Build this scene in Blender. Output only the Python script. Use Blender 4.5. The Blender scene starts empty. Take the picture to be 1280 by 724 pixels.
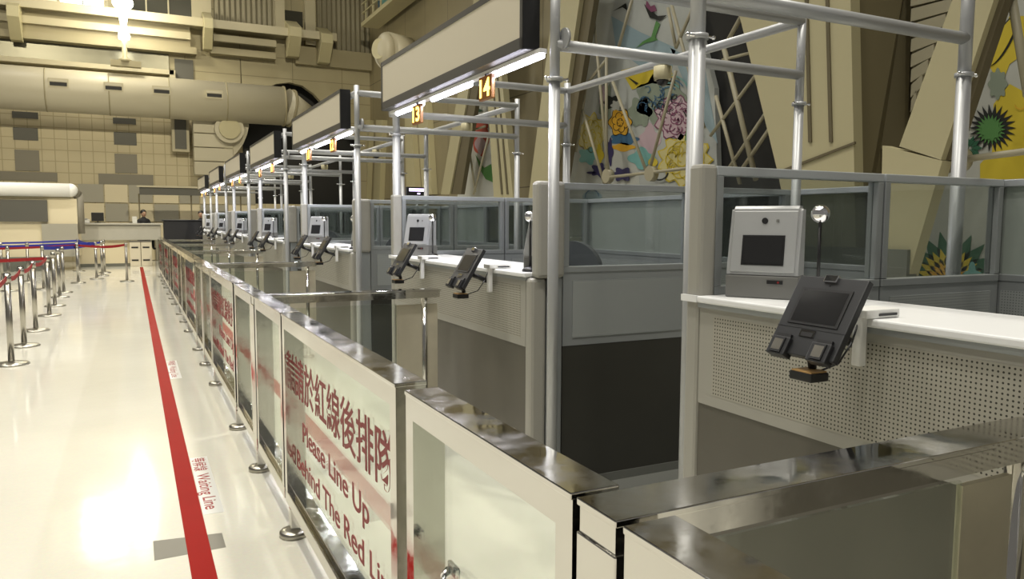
import bpy, bmesh, math, random
from mathutils import Vector, Matrix
random.seed(4)
PI = math.pi
scene = bpy.context.scene
COL = scene.collection

# ------------------------------------------------------------------ camera calibration
F = 950.05; CX = 640; CY = 362; H = 1.5
def _n(v):
    return Vector(v).normalized()
AY = _n((165-CX, -(276-CY), -F)); AX = _n((2554-CX, -(286-CY), -F))
AZ = AX.cross(AY).normalized(); AX = AY.cross(AZ)
def ray(px, py):
    c = Vector((px-CX, -(py-CY), -F)); return Vector((c.dot(AX), c.dot(AY), c.dot(AZ)))
def atz(px, py, z):
    d = ray(px, py); k = (z-H)/d.z; return Vector((k*d.x, k*d.y, z))
def atx(px, py, x):
    d = ray(px, py); k = x/d.x; return Vector((x, k*d.y, H+k*d.z))
def aty(px, py, y):
    d = ray(px, py); k = y/d.y; return Vector((k*d.x, y, H+k*d.z))

# ------------------------------------------------------------------ materials
MATS = {}
def mat(name, col, rough=.5, metal=0., spec=None, emit=None, estr=0., bump=0., bscale=40., noise=0., nscale=3., aniso=0.):
    m = bpy.data.materials.new(name); m.use_nodes = True
    nt = m.node_tree; b = nt.nodes['Principled BSDF']
    b.inputs['Base Color'].default_value = (*col, 1)
    b.inputs['Roughness'].default_value = rough; b.inputs['Metallic'].default_value = metal
    if spec is not None: b.inputs['Specular IOR Level'].default_value = spec
    if emit: b.inputs['Emission Color'].default_value = (*emit, 1); b.inputs['Emission Strength'].default_value = estr
    if noise or bump:
        tc = nt.nodes.new('ShaderNodeTexCoord')
    if noise:
        n = nt.nodes.new('ShaderNodeTexNoise'); n.inputs['Scale'].default_value = nscale; n.inputs['Detail'].default_value = 5
        nt.links.new(tc.outputs['Object'], n.inputs['Vector'])
        mx = nt.nodes.new('ShaderNodeMix'); mx.data_type = 'RGBA'
        mx.inputs[6].default_value = (*[c*(1-noise) for c in col], 1); mx.inputs[7].default_value = (*[min(1, c*(1+noise)) for c in col], 1)
        nt.links.new(n.outputs['Fac'], mx.inputs[0]); nt.links.new(mx.outputs[2], b.inputs['Base Color'])
    if bump:
        n2 = nt.nodes.new('ShaderNodeTexNoise'); n2.inputs['Scale'].default_value = bscale; n2.inputs['Detail'].default_value = 3
        nt.links.new(tc.outputs['Object'], n2.inputs['Vector'])
        bp = nt.nodes.new('ShaderNodeBump'); bp.inputs['Strength'].default_value = bump; bp.inputs['Distance'].default_value = .01
        nt.links.new(n2.outputs['Fac'], bp.inputs['Height']); nt.links.new(bp.outputs['Normal'], b.inputs['Normal'])
    MATS[name] = m; return m
def math_node(nt, op, a, b=None, c=None):
    n = nt.nodes.new('ShaderNodeMath'); n.operation = op
    for i, v in enumerate((a, b, c)):
        if v is None: continue
        if isinstance(v, (int, float)): n.inputs[i].default_value = v
        else: nt.links.new(v, n.inputs[i])
    return n.outputs[0]

STEEL = mat('polished_steel', (.66, .645, .61), .06, 1, bump=.20, bscale=3)
def smudge(m, lo, hi, sc):
    nt = m.node_tree; b = nt.nodes['Principled BSDF']; tc = nt.nodes.new('ShaderNodeTexCoord'); n = nt.nodes.new('ShaderNodeTexNoise')
    n.inputs['Scale'].default_value = sc; n.inputs['Detail'].default_value = 8; n.inputs['Roughness'].default_value = .7; nt.links.new(tc.outputs['Object'], n.inputs['Vector'])
    r = nt.nodes.new('ShaderNodeMapRange'); r.inputs[1].default_value = .42; r.inputs[2].default_value = .68; r.inputs[3].default_value = lo; r.inputs[4].default_value = hi
    nt.links.new(n.outputs['Fac'], r.inputs[0]); nt.links.new(r.outputs[0], b.inputs['Roughness'])
smudge(STEEL, .035, .22, 7)
STEELB = mat('brushed_steel', (.42, .40, .35), .28, 1)
CHROME = mat('chrome', (.9, .9, .92), .04, 1)
PIPE = mat('silver_paint_pipe', (.44, .45, .46), .38, .3)
ALU = mat('anodised_aluminium', (.36, .38, .385), .35, .4)
ALULT = mat('light_aluminium', (.50, .53, .55), .35, .3)
BEIGEP = mat('warm_grey_panel', (.36, .35, .31), .5)
DARKP = mat('dark_taupe_panel', (.105, .097, .078), .45, bump=.03, bscale=120, noise=.08, nscale=8)
DARKG = mat('dark_charcoal_panel', (.042, .041, .034), .4, noise=.1, nscale=5)
KICK = mat('grey_kick', (.16, .165, .15), .5)
WHITET = mat('white_laminate', (.86, .87, .88), .3)
WHITEP = mat('white_metal', (.80, .80, .78), .4)
SILVER = mat('silver_plastic', (.44, .45, .455), .38, .25)
SILVERD = mat('grey_plastic', (.19, .19, .18), .42, .2)
BLACK = mat('black_plastic', (.012, .012, .013), .4)
CHARC = mat('charcoal_metal', (.034, .035, .038), .40, .25)
SCREEN = mat('dark_screen', (.02, .02, .021), .12)
CHAIRF = mat('dark_fabric', (.055, .06, .065), .8)
SIGNF = mat('cream_sign_face', (.62, .57, .45), .5)
SIGNB = mat('sign_bronze_frame', (.075, .072, .065), .45, .1)
RED = mat('red_tape', (.25, .008, .006), .5, spec=.08, noise=.12, nscale=4)
REDT = mat('red_lettering', (.27, .016, .018), .5)
REDB = mat('red_belt', (.34, .010, .012), .6)
BLUEB = mat('blue_belt', (.02, .03, .32), .6)
TAPE = mat('grey_tape', (.20, .19, .16), .45)
PAPER = mat('white_label', (.66, .66, .63), .35)
BRASS = mat('tan_cap', (.55, .33, .12), .5)
TANW = mat('tan_wall_panel', (.26, .225, .135), .6)
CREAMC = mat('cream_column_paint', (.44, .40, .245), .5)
OLIVE_SHADE = mat('shaded_olive_panel', (.16, .135, .07), .6)  # darker tone paints in the shade of the turned wall face
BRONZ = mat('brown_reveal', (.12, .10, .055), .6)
ROD = mat('beige_rod_paint', (.36, .33, .23), .5)
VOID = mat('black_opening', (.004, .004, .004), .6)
PLINTH = mat('grey_plinth', (.13, .135, .115), .6)
WALLW = mat('cream_trim', (.44, .40, .28), .55)
GREYP = mat('grey_tile', (.20, .185, .145), .55)
DGREY = mat('dark_grey_panel', (.09, .088, .075), .55)
WINDG = mat('dark_window_glass', (.055, .055, .045), .15)
MIRR = mat('mirror_strip', (.14, .135, .10), .3, .5, bump=.5, bscale=2)
GIRD = mat('beige_girder', (.30, .265, .165), .6)
DUCT = mat('painted_duct', (.46, .425, .32), .45)
DESKM = mat('stone_desk', (.42, .41, .36), .4, noise=.1, nscale=3)
SKIN = mat('skin', (.45, .28, .19), .55)
HAIR = mat('black_hair', (.01, .009, .008), .5)
CLOTH = mat('black_clothes', (.015, .015, .018), .8)
LED = mat('led_tube_light', (1, 1, 1), .4, emit=(.86, .84, 1), estr=14)
LAMPW = mat('flood_lamp_light', (1, 1, 1), .4, emit=(1, .95, .78), estr=30)
WINL = mat('bright_window', (1, 1, 1), .4, emit=(.95, 1, .93), estr=7)
WINM = mat('dim_window', (.4, .4, .3), .4, emit=(.85, .85, .6), estr=.7)
DIGIT = mat('lit_digit', (1, .8, .3), .4, emit=(1, .60, .10), estr=5)
NBOX = mat('number_box_amber', (.12, .05, .01), .4, emit=(.8, .24, .01), estr=.10)
PURP = mat('lit_display', (.8, .7, 1), .4, emit=(.75, .62, 1), estr=4)
CBLUE = mat('painted_blue', (.25, .34, .38), .6)
CGREY = mat('painted_grey', (.42, .43, .39), .6)
CYELL = mat('painted_yellow', (.55, .43, .03), .6)
CPALEY = mat('painted_pale_yellow', (.56, .50, .22), .6)
CGREEN = mat('painted_green', (.08, .22, .06), .6)
CDKG = mat('painted_dark_green', (.02, .10, .05), .6)
CPURP = mat('painted_indigo', (.03, .025, .09), .6)
CPINK = mat('painted_pink', (.48, .36, .40), .6)
CORNG = mat('painted_orange', (.60, .33, .02), .6)
CTEAL = mat('painted_teal', (.16, .38, .36), .6)
CNAVY = mat('painted_navy', (.04, .12, .22), .6)
CRED = mat('painted_red', (.50, .07, .04), .6)
CSAGE = mat('painted_sage', (.22, .26, .20), .6)
CBLK = mat('painted_black', (.01, .012, .01), .6)

def glass(name, tint, alpha, rough=0.02):
    """thin pane: mostly see-through, fresnel reflection, slight body tint"""
    m = bpy.data.materials.new(name); m.use_nodes = True; nt = m.node_tree
    for n in list(nt.nodes): nt.nodes.remove(n)
    out = nt.nodes.new('ShaderNodeOutputMaterial')
    tr = nt.nodes.new('ShaderNodeBsdfTransparent'); tr.inputs[0].default_value = (*tint, 1)
    df = nt.nodes.new('ShaderNodeBsdfDiffuse'); df.inputs[0].default_value = (.56, .60, .57, 1)
    gl = nt.nodes.new('ShaderNodeBsdfGlossy'); gl.inputs['Roughness'].default_value = rough; gl.inputs[0].default_value = (.95, .97, .93, 1)
    m1 = nt.nodes.new('ShaderNodeMixShader'); m1.inputs[0].default_value = alpha
    nt.links.new(tr.outputs[0], m1.inputs[1]); nt.links.new(df.outputs[0], m1.inputs[2])
    fr = nt.nodes.new('ShaderNodeFresnel'); ge = nt.nodes.new('ShaderNodeNewGeometry')
    nt.links.new(math_node(nt, 'SUBTRACT', 1.5, math_node(nt, 'MULTIPLY', ge.outputs['Backfacing'], 1.5-1/1.5)), fr.inputs[0])
    fm = math_node(nt, 'MULTIPLY', fr.outputs[0], 1.0)
    m2 = nt.nodes.new('ShaderNodeMixShader')
    nt.links.new(fm, m2.inputs[0]); nt.links.new(m1.outputs[0], m2.inputs[1]); nt.links.new(gl.outputs[0], m2.inputs[2])
    nt.links.new(m2.outputs[0], out.inputs[0]); return m
GLASS = glass('clear_glass', (.93, .95, .92), .03)
GLASSB = glass('booth_glass', (.80, .82, .81), .010)
FROST = glass('frosted_glass', (.55, .62, .58), .50, .3)
SMOKE = glass('smoked_glass', (.34, .37, .36), .05)

def perforated(name, col, hole, pitch, rad):
    m = bpy.data.materials.new(name); m.use_nodes = True; nt = m.node_tree; b = nt.nodes['Principled BSDF']
    b.inputs['Roughness'].default_value = .5
    tc = nt.nodes.new('ShaderNodeTexCoord'); sp = nt.nodes.new('ShaderNodeSeparateXYZ')
    nt.links.new(tc.outputs['UV'], sp.inputs[0])
    def cell(o): return math_node(nt, 'SUBTRACT', math_node(nt, 'FRACT', math_node(nt, 'DIVIDE', o, pitch)), .5)
    u = cell(sp.outputs[0]); v = cell(sp.outputs[1])
    d = math_node(nt, 'SQRT', math_node(nt, 'ADD', math_node(nt, 'MULTIPLY', u, u), math_node(nt, 'MULTIPLY', v, v)))
    h = math_node(nt, 'LESS_THAN', d, rad/pitch)
    mx = nt.nodes.new('ShaderNodeMix'); mx.data_type = 'RGBA'
    mx.inputs[6].default_value = (*col, 1); mx.inputs[7].default_value = (*hole, 1)
    nt.links.new(h, mx.inputs[0]); nt.links.new(mx.outputs[2], b.inputs['Base Color']); return m
PERF = perforated('perforated_warm_grey', (.38, .365, .31), (.03, .028, .022), .0133, .0029)
PERFA = perforated('perforated_aluminium', (.33, .35, .345), (.07, .08, .08), .0133, .0024)

def grid_tiles(name, col, line, w, h, lw, axis, rough=.55):
    """tile joints in world metres; axis = which object coordinate runs horizontally"""
    m = bpy.data.materials.new(name); m.use_nodes = True; nt = m.node_tree; b = nt.nodes['Principled BSDF']
    b.inputs['Roughness'].default_value = rough
    tc = nt.nodes.new('ShaderNodeTexCoord'); sp = nt.nodes.new('ShaderNodeSeparateXYZ'); nt.links.new(tc.outputs['Object'], sp.inputs[0])
    def ln(o, s):
        f = math_node(nt, 'FRACT', math_node(nt, 'DIVIDE', o, s)); return math_node(nt, 'LESS_THAN', f, lw/s)
    k = math_node(nt, 'MAXIMUM', ln(sp.outputs[axis], w), ln(sp.outputs[2], h))
    n = nt.nodes.new('ShaderNodeTexNoise'); n.inputs['Scale'].default_value = 1.2; nt.links.new(tc.outputs['Object'], n.inputs['Vector'])
    m0 = nt.nodes.new('ShaderNodeMix'); m0.data_type = 'RGBA'; m0.inputs[6].default_value = (*[c*.92 for c in col], 1); m0.inputs[7].default_value = (*[c*1.08 for c in col], 1)
    nt.links.new(n.outputs['Fac'], m0.inputs[0])
    mx = nt.nodes.new('ShaderNodeMix'); mx.data_type = 'RGBA'; mx.inputs[7].default_value = (*line, 1)
    nt.links.new(m0.outputs[2], mx.inputs[6]); nt.links.new(k, mx.inputs[0]); nt.links.new(mx.outputs[2], b.inputs['Base Color']); return m
TILEW = grid_tiles('cream_wall_tiles', (.50, .44, .29), (.36, .31, .19), .40, .40, .03, 0)
WALLR = grid_tiles('tan_cladding', (.25, .215, .125), (.10, .08, .045), 2.1, 2.4, .03, 1)
UPW = grid_tiles('upper_cladding', (.36, .32, .20), (.22, .19, .11), 2.0, .8, .03, 0)

def corrugated():
    m = mat('corrugated_metal', (.27, .245, .17), .5); nt = m.node_tree; b = nt.nodes['Principled BSDF']
    tc = nt.nodes.new('ShaderNodeTexCoord'); w = nt.nodes.new('ShaderNodeTexWave'); w.inputs['Scale'].default_value = 1.6
    nt.links.new(tc.outputs['Object'], w.inputs['Vector'])
    bp = nt.nodes.new('ShaderNodeBump'); bp.inputs['Distance'].default_value = .06
    nt.links.new(w.outputs['Fac'], bp.inputs['Height']); nt.links.new(bp.outputs['Normal'], b.inputs['Normal']); return m
CORR = corrugated()

def floor_mat():
    m = bpy.data.materials.new('polished_floor'); m.use_nodes = True; nt = m.node_tree; b = nt.nodes['Principled BSDF']
    tc = nt.nodes.new('ShaderNodeTexCoord')
    n = nt.nodes.new('ShaderNodeTexNoise'); n.inputs['Scale'].default_value = .7; n.inputs['Detail'].default_value = 6
    n2 = nt.nodes.new('ShaderNodeTexNoise'); n2.inputs['Scale'].default_value = 60; n2.inputs['Detail'].default_value = 2
    nt.links.new(tc.outputs['Object'], n.inputs['Vector']); nt.links.new(tc.outputs['Object'], n2.inputs['Vector'])
    r = nt.nodes.new('ShaderNodeMix'); r.data_type = 'RGBA'
    r.inputs[6].default_value = (.64, .62, .53, 1); r.inputs[7].default_value = (.78, .765, .68, 1)
    nt.links.new(n.outputs['Fac'], r.inputs[0])
    r2 = nt.nodes.new('ShaderNodeMix'); r2.data_type = 'RGBA'; r2.blend_type = 'MULTIPLY'; r2.inputs[0].default_value = .12
    nt.links.new(r.outputs[2], r2.inputs[6]); nt.links.new(n2.outputs['Color'], r2.inputs[7])
    nt.links.new(r2.outputs[2], b.inputs['Base Color'])
    b.inputs['Roughness'].default_value = .10; b.inputs['Specular IOR Level'].default_value = .5
    n3 = nt.nodes.new('ShaderNodeTexNoise'); n3.inputs['Scale'].default_value = 2.2; n3.inputs['Detail'].default_value = 3
    nt.links.new(tc.outputs['Object'], n3.inputs['Vector'])
    bp = nt.nodes.new('ShaderNodeBump'); bp.inputs['Strength'].default_value = .10; bp.inputs['Distance'].default_value = .02
    nt.links.new(n3.outputs['Fac'], bp.inputs['Height']); nt.links.new(bp.outputs['Normal'], b.inputs['Normal'])
    return m
FLOORM = floor_mat()

# ------------------------------------------------------------------ geometry helpers
class MB:
    def __init__(s):
        s.bm = bmesh.new(); s.mats = []; s.uv = s.bm.loops.layers.uv.new('UVMap')
    def mi(s, m):
        if m not in s.mats: s.mats.append(m)
        return s.mats.index(m)
    def _f(s, vs, m, smooth=False):
        try: f = s.bm.faces.new(vs)
        except ValueError: return None
        f.material_index = s.mi(m); f.smooth = smooth; return f
    def box(s, x0, x1, y0, y1, z0, z1, m, M=None, bev=0):
        if x0 > x1: x0, x1 = x1, x0
        if y0 > y1: y0, y1 = y1, y0
        if z0 > z1: z0, z1 = z1, z0
        c = [Vector((x, y, z)) for z in (z0, z1) for y in (y0, y1) for x in (x0, x1)]
        if M is not None: c = [M @ v for v in c]
        v = [s.bm.verts.new(p) for p in c]
        fs = [s._f([v[i] for i in q], m) for q in ((0,2,3,1),(4,5,7,6),(0,1,5,4),(2,6,7,3),(0,4,6,2),(1,3,7,5))]
        if bev:
            es = list({e for f in fs for e in f.edges})
            r = bmesh.ops.bevel(s.bm, geom=es, offset=bev, segments=2, affect='EDGES', profile=.5)
            for f in r['faces']: f.material_index = s.mi(m)
        return s
    def tube(s, a, b, r, m, n=14, r2=None, cap=True):
        a = Vector(a); b = Vector(b); d = (b-a).normalized(); r2 = r if r2 is None else r2
        u = d.orthogonal().normalized(); w = d.cross(u)
        A = []; B = []
        for i in range(n):
            t = 2*PI*i/n; o = u*math.cos(t)+w*math.sin(t)
            A.append(s.bm.verts.new(a+o*r)); B.append(s.bm.verts.new(b+o*r2))
        for i in range(n): s._f([A[i], A[(i+1) % n], B[(i+1) % n], B[i]], m, True)
        if cap: s._f(A[::-1], m); s._f(B, m)
        return s
    def path(s, pts, r, m, n=10):
        for p, q in zip(pts, pts[1:]): s.tube(p, q, r, m, n)
        for p in pts[1:-1]: s.ball(p, r*1.0, m, 8)
        return s
    def ball(s, c, r, m, n=16, sx=1, sy=1, sz=1):
        R = bmesh.ops.create_uvsphere(s.bm, u_segments=n, v_segments=max(6, n*2//3), radius=r,
                                      matrix=Matrix.Translation(Vector(c)) @ Matrix.Diagonal((sx, sy, sz, 1)))
        i = s.mi(m)
        for f in {f for v in R['verts'] for f in v.link_faces}: f.material_index = i; f.smooth = True
        return s
    def prism(s, pts, off, m, cap=True):
        """polygon (3d points) extruded by vector off"""
        off = Vector(off); a = [s.bm.verts.new(Vector(p)) for p in pts]; b = [s.bm.verts.new(Vector(p)+off) for p in pts]
        n = len(pts)
        s._f(a, m); s._f(b[::-1], m)
        for i in range(n): s._f([a[i], b[i], b[(i+1) % n], a[(i+1) % n]], m)
        return s
    def lathe(s, c, prof, m, n=24):
        c = Vector(c); rings = []
        for r, z in prof:
            rings.append([s.bm.verts.new(c+Vector((r*math.cos(2*PI*i/n), r*math.sin(2*PI*i/n), z))) for i in range(n)])
        for A, B in zip(rings, rings[1:]):
            for i in range(n): s._f([A[i], A[(i+1) % n], B[(i+1) % n], B[i]], m, True)
        s._f(rings[0][::-1], m); s._f(rings[-1], m); return s
    def build(s, name, parent=None, M=None):
        bmesh.ops.recalc_face_normals(s.bm, faces=s.bm.faces[:])
        for f in s.bm.faces:                      # box-projected uv in metres
            n = f.normal; ax = max(range(3), key=lambda i: abs(n[i]))
            for l in f.loops:
                p = l.vert.co; l[s.uv].uv = (p.y, p.z) if ax == 0 else (p.x, p.z) if ax == 1 else (p.x, p.y)
        me = bpy.data.meshes.new(name); s.bm.to_mesh(me); s.bm.free()
        for m in s.mats: me.materials.append(m)
        o = bpy.data.objects.new(name, me); COL.objects.link(o)
        if parent: o.parent = parent
        if M is not None: o.matrix_basis = M
        return o

def tag(o, label=None, cat=None, group=None, kind=None):
    if label: o['label'] = label
    if cat: o['category'] = cat
    if group: o['group'] = group
    if kind: o['kind'] = kind
    return o
def empty(name, loc, label, cat, group=None, rz=0):
    o = bpy.data.objects.new(name, None); COL.objects.link(o); o.empty_display_size = .1
    o.location = loc; o.rotation_euler = (0, 0, rz); return tag(o, label, cat, group)
def struct(name, mb):
    return tag(mb.build(name), kind='structure')
def copy_tree(o, parent=None):
    c = o.copy(); COL.objects.link(c)
    if parent: c.parent = parent
    for ch in list(o.children): copy_tree(ch, c)
    return c

def text_mesh(name, body, size, m, parent=None, M=None, bold=0., ext=.0008, width=None, sy=1, align='LEFT'):
    cu = bpy.data.curves.new(name, 'FONT'); cu.body = body; cu.size = size; cu.extrude = ext; cu.offset = bold; cu.align_x = align
    t = bpy.data.objects.new(name+'_curve', cu); COL.objects.link(t)
    dg = bpy.context.evaluated_depsgraph_get(); dg.update()
    me = bpy.data.meshes.new_from_object(t.evaluated_get(dg)); bpy.data.objects.remove(t); bpy.data.curves.remove(cu)
    xs = [v.co.x for v in me.vertices]
    if width and xs:
        k = width/(max(xs)-min(xs)); x0 = min(xs)
        for v in me.vertices: v.co.x = (v.co.x-x0)*k; v.co.y *= sy
    me.materials.clear(); me.materials.append(m)
    o = bpy.data.objects.new(name, me); COL.objects.link(o)
    if parent: o.parent = parent
    if M is not None: o.matrix_basis = M
    return o
# local axes for writing on a face that looks towards -X, read towards -Y
def M_faceX(x, y, z): return Matrix(((0, 0, -1, x), (-1, 0, 0, y), (0, 1, 0, z), (0, 0, 0, 1)))
def M_floor(x, y, z): return Matrix(((0, 1, 0, x), (-1, 0, 0, y), (0, 0, 1, z), (0, 0, 0, 1)))

P = 3.75
ORD = {-1: 'nearest', 0: 'second nearest', 1: 'third nearest', 2: 'fourth nearest', 3: 'fifth nearest', 4: 'sixth nearest', 5: 'farthest'}
LANES = {-1: 'the large foreground counter', 0: 'lanes 13 and 14', 1: 'lanes 11 and 12', 2: 'lanes 9 and 10', 3: 'lanes 7 and 8', 4: 'lanes 5 and 6', 5: 'lanes 3 and 4'}
WHERE = {-1: 'at the right foreground booth', 0: 'at booth 13/14', 1: 'at booth 11/12', 2: 'at the next booth past 11/12', 3: 'at the fourth booth past 13/14', 4: 'at the last but one booth', 5: 'at the farthest booth'}
KS = range(-1, 6)

# ------------------------------------------------------------------ setting
m = MB(); m.box(-9, 9.6, -4, 32.2, -.2, 0, FLOORM); struct('floor', m)

m = MB(); YB = 32.0
def fw(px, py, y=YB): p = aty(px, py, y); return (p.x, p.z)
XL_ = fw(303, 170)[0]; XR_ = fw(447, 170)[0]
m.box(-9, XL_, YB, YB+.3, 0, 6.9, TILEW)                       # tiled lower wall
m.box(XL_, XR_, YB, YB+.3, 0, 2.2, TILEW)
m.box(XR_, 9.6, YB, YB+.3, 0, 8.75, UPW)
m.box(-9, 9.6, YB, YB+.3, 8.75, 14.5, UPW)
m.box(-9, XL_, YB, YB+.3, 6.9, 8.75, UPW)
arch = [(XL_, 8.75), (XR_, 8.75)]+[fw(*p) for p in ((447,175),(430,162),(414,148),(404,130),(392,117),(378,107),(362,103),(345,105),(330,112),(303,125))]
m.prism([(x, YB, z) for x, z in arch], (0, .3, 0), UPW)
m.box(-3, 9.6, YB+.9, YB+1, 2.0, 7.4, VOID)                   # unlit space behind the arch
struct('wall_back', m)

XW = 9.2
m = MB()
m.box(XW, XW+.3, -4, 32.3, 1.25, 14.5, WALLR); m.box(XW-.02, XW+.3, -4, 32.3, 0, 1.25, PLINTH)
struct('wall_right', m)
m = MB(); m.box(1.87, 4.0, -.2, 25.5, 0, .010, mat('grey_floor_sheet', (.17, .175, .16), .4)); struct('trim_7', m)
m = MB(); m.box(-9, 9.6, -4, 32.3, 14.5, 14.7, mat('dark_ceiling', (.05, .048, .045), .7))
struct('ceiling', m)

# far wall: grey cross blocks, checker cladding
m = MB()
def wb(mb, x0, y0, x1, y1, d, mt, yb=YB):
    a = fw(x0, y0); b = fw(x1, y1); mb.box(a[0], b[0], yb-d, yb, a[1], b[1], mt)
for r in ((15,139,48,149),(16,159,48,176),(141,147,170,156),(142,165,171,182)): wb(m, *r, .03, DGREY)
for r in ((18,187,50,214),(143,192,172,217)): wb(m, *r, .03, GREYP)
wb(m, 0, 214, 72, 227, .03, GREYP); m.box(-9, fw(0, 220)[0], YB-.03, YB, fw(0, 227)[1], fw(0, 214)[1], GREYP)
wb(m, 123, 217, 192, 232, .03, GREYP)
tag(m.build('wall_tile_pattern'), kind='structure').name = 'trim_1'
m = MB()
CH1 = mat('checker_cream', (.66, .59, .42), .5); CH2 = mat('checker_grey', (.34, .325, .27), .5)
xs = [98, 131, 161, 192, 224, 250, 285, 320]; zs = [0, 1.05, 1.85, 2.35, 2.95] if 0 else [0, .8, 1.45, 2.15, 2.85]
for i in range(7):
    for j in range(4):
        x0 = fw(xs[i], 260)[0]; x1 = fw(xs[i+1], 260)[0]
        m.box(x0+.02, x1-.02, YB-.05, YB, zs[j]+.02, zs[j+1]-.02, CH1 if (i+j) % 2 == 0 else CH2)
o = m.build('trim_2'); tag(o, kind='structure')

# upper far wall: ledges, girders, windows, corrugated cladding
m = MB()
a = fw(0, 52); m.box(-9, 1.6, YB-.35, YB, 6.95, 7.12, WALLW); m.box(1.45, 1.65, YB-.35, YB, 5.5, 7.12, WALLW)
struct('trim_3', m)
m = MB(); m.box(-9, 1.45, YB-.06, YB, 7.12, 7.75, MIRR); m.box(1.65, 2.3, YB-.06, YB, 5.9, 7.6, DGREY)
struct('window_1', m)
m = MB()
m.box(-9, 7.6, YB-.9, YB, 8.75, 8.92, GIRD); m.box(-9, 7.6, YB-.95, YB-.85, 8.7, 9.0, WALLW)
m.box(-9, 2.4, YB-.5, YB, 7.75, 8.0, GIRD); m.box(2.9, 5.3, YB-.5, YB, 7.85, 8.1, GIRD)
m.box(-9, 2.2, YB-.6, YB-.4, 8.25, 8.5, WALLW); m.box(-9, 2.2, YB-.4, YB, 8.0, 8.75, GIRD)
m.box(3.0, 5.3, YB-.6, YB-.4, 8.3, 8.55, WALLW); m.box(6.1, 9.2, YB-.3, YB, 7.8, 8.5, GIRD)
struct('trim_4', m)
m = MB()
m.box(-2.0, -.64, YB-.05, YB, 9.05, 11, WINL)
for x in (-1.3,): m.box(x-.02, x+.02, YB-.08, YB-.05, 9.05, 11, DGREY)
m.box(-2.08, -2.0, YB-.1, YB, 9.0, 11, WALLW); m.box(-.64, -.5, YB-.1, YB, 9.0, 11, WALLW)
struct('window_2', m)
m = MB(); m.box(-3.05, -2.1, YB-.05, YB, 9.15, 11, WINM); m.box(-3.2, -3.05, YB-.1, YB, 9.0, 11, WALLW); m.box(-2.6, -2.55, YB-.08, YB, 9.15, 11, DGREY); struct('window_3', m)
m = MB(); m.box(.1, 2.3, YB-.05, YB, 9.1, 11, WINDG)
for x in (.75, 1.5): m.box(x-.025, x+.025, YB-.09, YB-.05, 9.1, 11, WALLW)
m.box(0, .12, YB-.1, YB, 9, 11, WALLW); m.box(2.3, 3.0, YB-.12, YB, 9, 11, WALLW)
struct('window_4', m)
m = MB(); m.box(3.1, 5.35, YB-.08, YB, 9.0, 13, CORR); m.box(7.0, 9.2, YB-.08, YB, 8.5, 13, CORR)
m.box(5.35, 5.7, YB-.3, YB, 8.9, 13, WALLW); m.box(6.5, 6.9, YB-.3, YB, 8.6, 13, WALLW)
struct('trim_5', m)
m = MB(); m.box(5.75, 6.45, YB-.06, YB, 9.3, 9.9, WINDG); struct('window_5', m)

# ------------------------------------------------------------------ far wall things
def bracket(px, py, w, label):
    x, z = fw(px, py)
    b = MB()
    b.prism([(x-w/2, YB-1.3, z+.1), (x-w/2, YB-.3, z+.55), (x-w/2, YB-.3, z-.9), (x-w/2, YB-.7, z-.9), (x-w/2, YB-1.3, z-.25)], (w, 0, 0), CREAMC)
    return tag(b.build('wall_bracket'), label, 'bracket', 'brackets along the far girder')
bracket(22, 22, .35, 'angular cream bracket on far girder at the far upper left')
bracket(257, 36, .3, 'angular cream bracket on far girder left of the corrugated cladding')
bracket(362, 46, .45, 'angular cream bracket under the small dark window, left of a pair')
bracket(400, 54, .45, 'angular cream bracket right of the pair beneath the small dark window')

# big horizontal duct
dt = empty('ventilation_duct', (0, 30.7, 5.93), 'huge round cream air duct running along the far tiled wall', 'duct')
R = .73
m = MB(); m.tube((-9, 0, 0), (5.35, 0, 0), R, DUCT, 40); m.build('duct_body', dt)
for x in (-2.45, -.55, 1.35, 3.3):
    b = MB(); b.tube((x-.02, 0, 0), (x+.02, 0, 0), R+.012, GIRD, 40); b.build('duct_seam', dt)
for px in (73, 142, 202, 268):
    x = aty(px, 110, 29.9).x
    ang = math.radians(12); y = -math.cos(ang)*R; z = math.sin(ang)*R
    b = MB(); b.box(x-.30, x+.30, y-.03, y+.03, z-.15, z+.15, WALLW); b.box(x-.25, x+.25, y-.04, y-.02, z-.10, z+.02, VOID); b.box(x-.25, x+.25, y-.045, y-.02, z+.04, z+.1, DUCT)
    b.build('air_grille', dt)
b = MB(); b.tube((5.35, 0, 0), (5.42, 0, 0), R+.03, GIRD, 40); b.tube((5.42, 0, 0), (6.4, .2, -.3), R-.02, DUCT, 40, r2=R*.55)
b.tube((5.65, .03, -.05), (5.72, .04, -.06), R+.0, GIRD, 40); b.build('duct_reducer', dt)

# segmented vertical duct with round drum, elbow
vd = empty('vertical_duct', (2.6, 31.2, 3.2), 'boxy jointed cream duct dropping to the far desk canopy', 'duct')
b = MB()
for i in range(5):
    z = .02+i*.52; b.box(-.45, .95, -.3, .3, z, z+.5, DUCT, bev=.03)
b.build('duct_segment_stack', vd)
b = MB()
arc = []
pts = [Vector(aty(px, py, 30.95))-Vector((2.6, 31.2, 3.2)) for px, py in ((280,148),(311,148),(311,158),(309,168),(304,180),(296,191),(287,200),(280,205))]
b.prism(pts, (0, .5, 0), DUCT); b.build('curved_elbow', vd)
b = MB(); dc = aty(287, 161, 30.6)-Vector((2.6, 31.2, 3.2)); b.tube(dc+Vector((0, .4, 0)), dc, .52, DUCT, 28); b.tube(dc, dc+Vector((0, -.1, 0)), .38, CREAMC, 28); b.build('drum', vd)
b = MB(); x, z = fw(236, 150)
b.box(-1.15, -.55, .3, .7, .9, 2.2, WALLW); b.box(-1.05, -.65, .27, .32, 1.0, 2.1, DGREY); b.build('access_hatch', vd)

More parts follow.
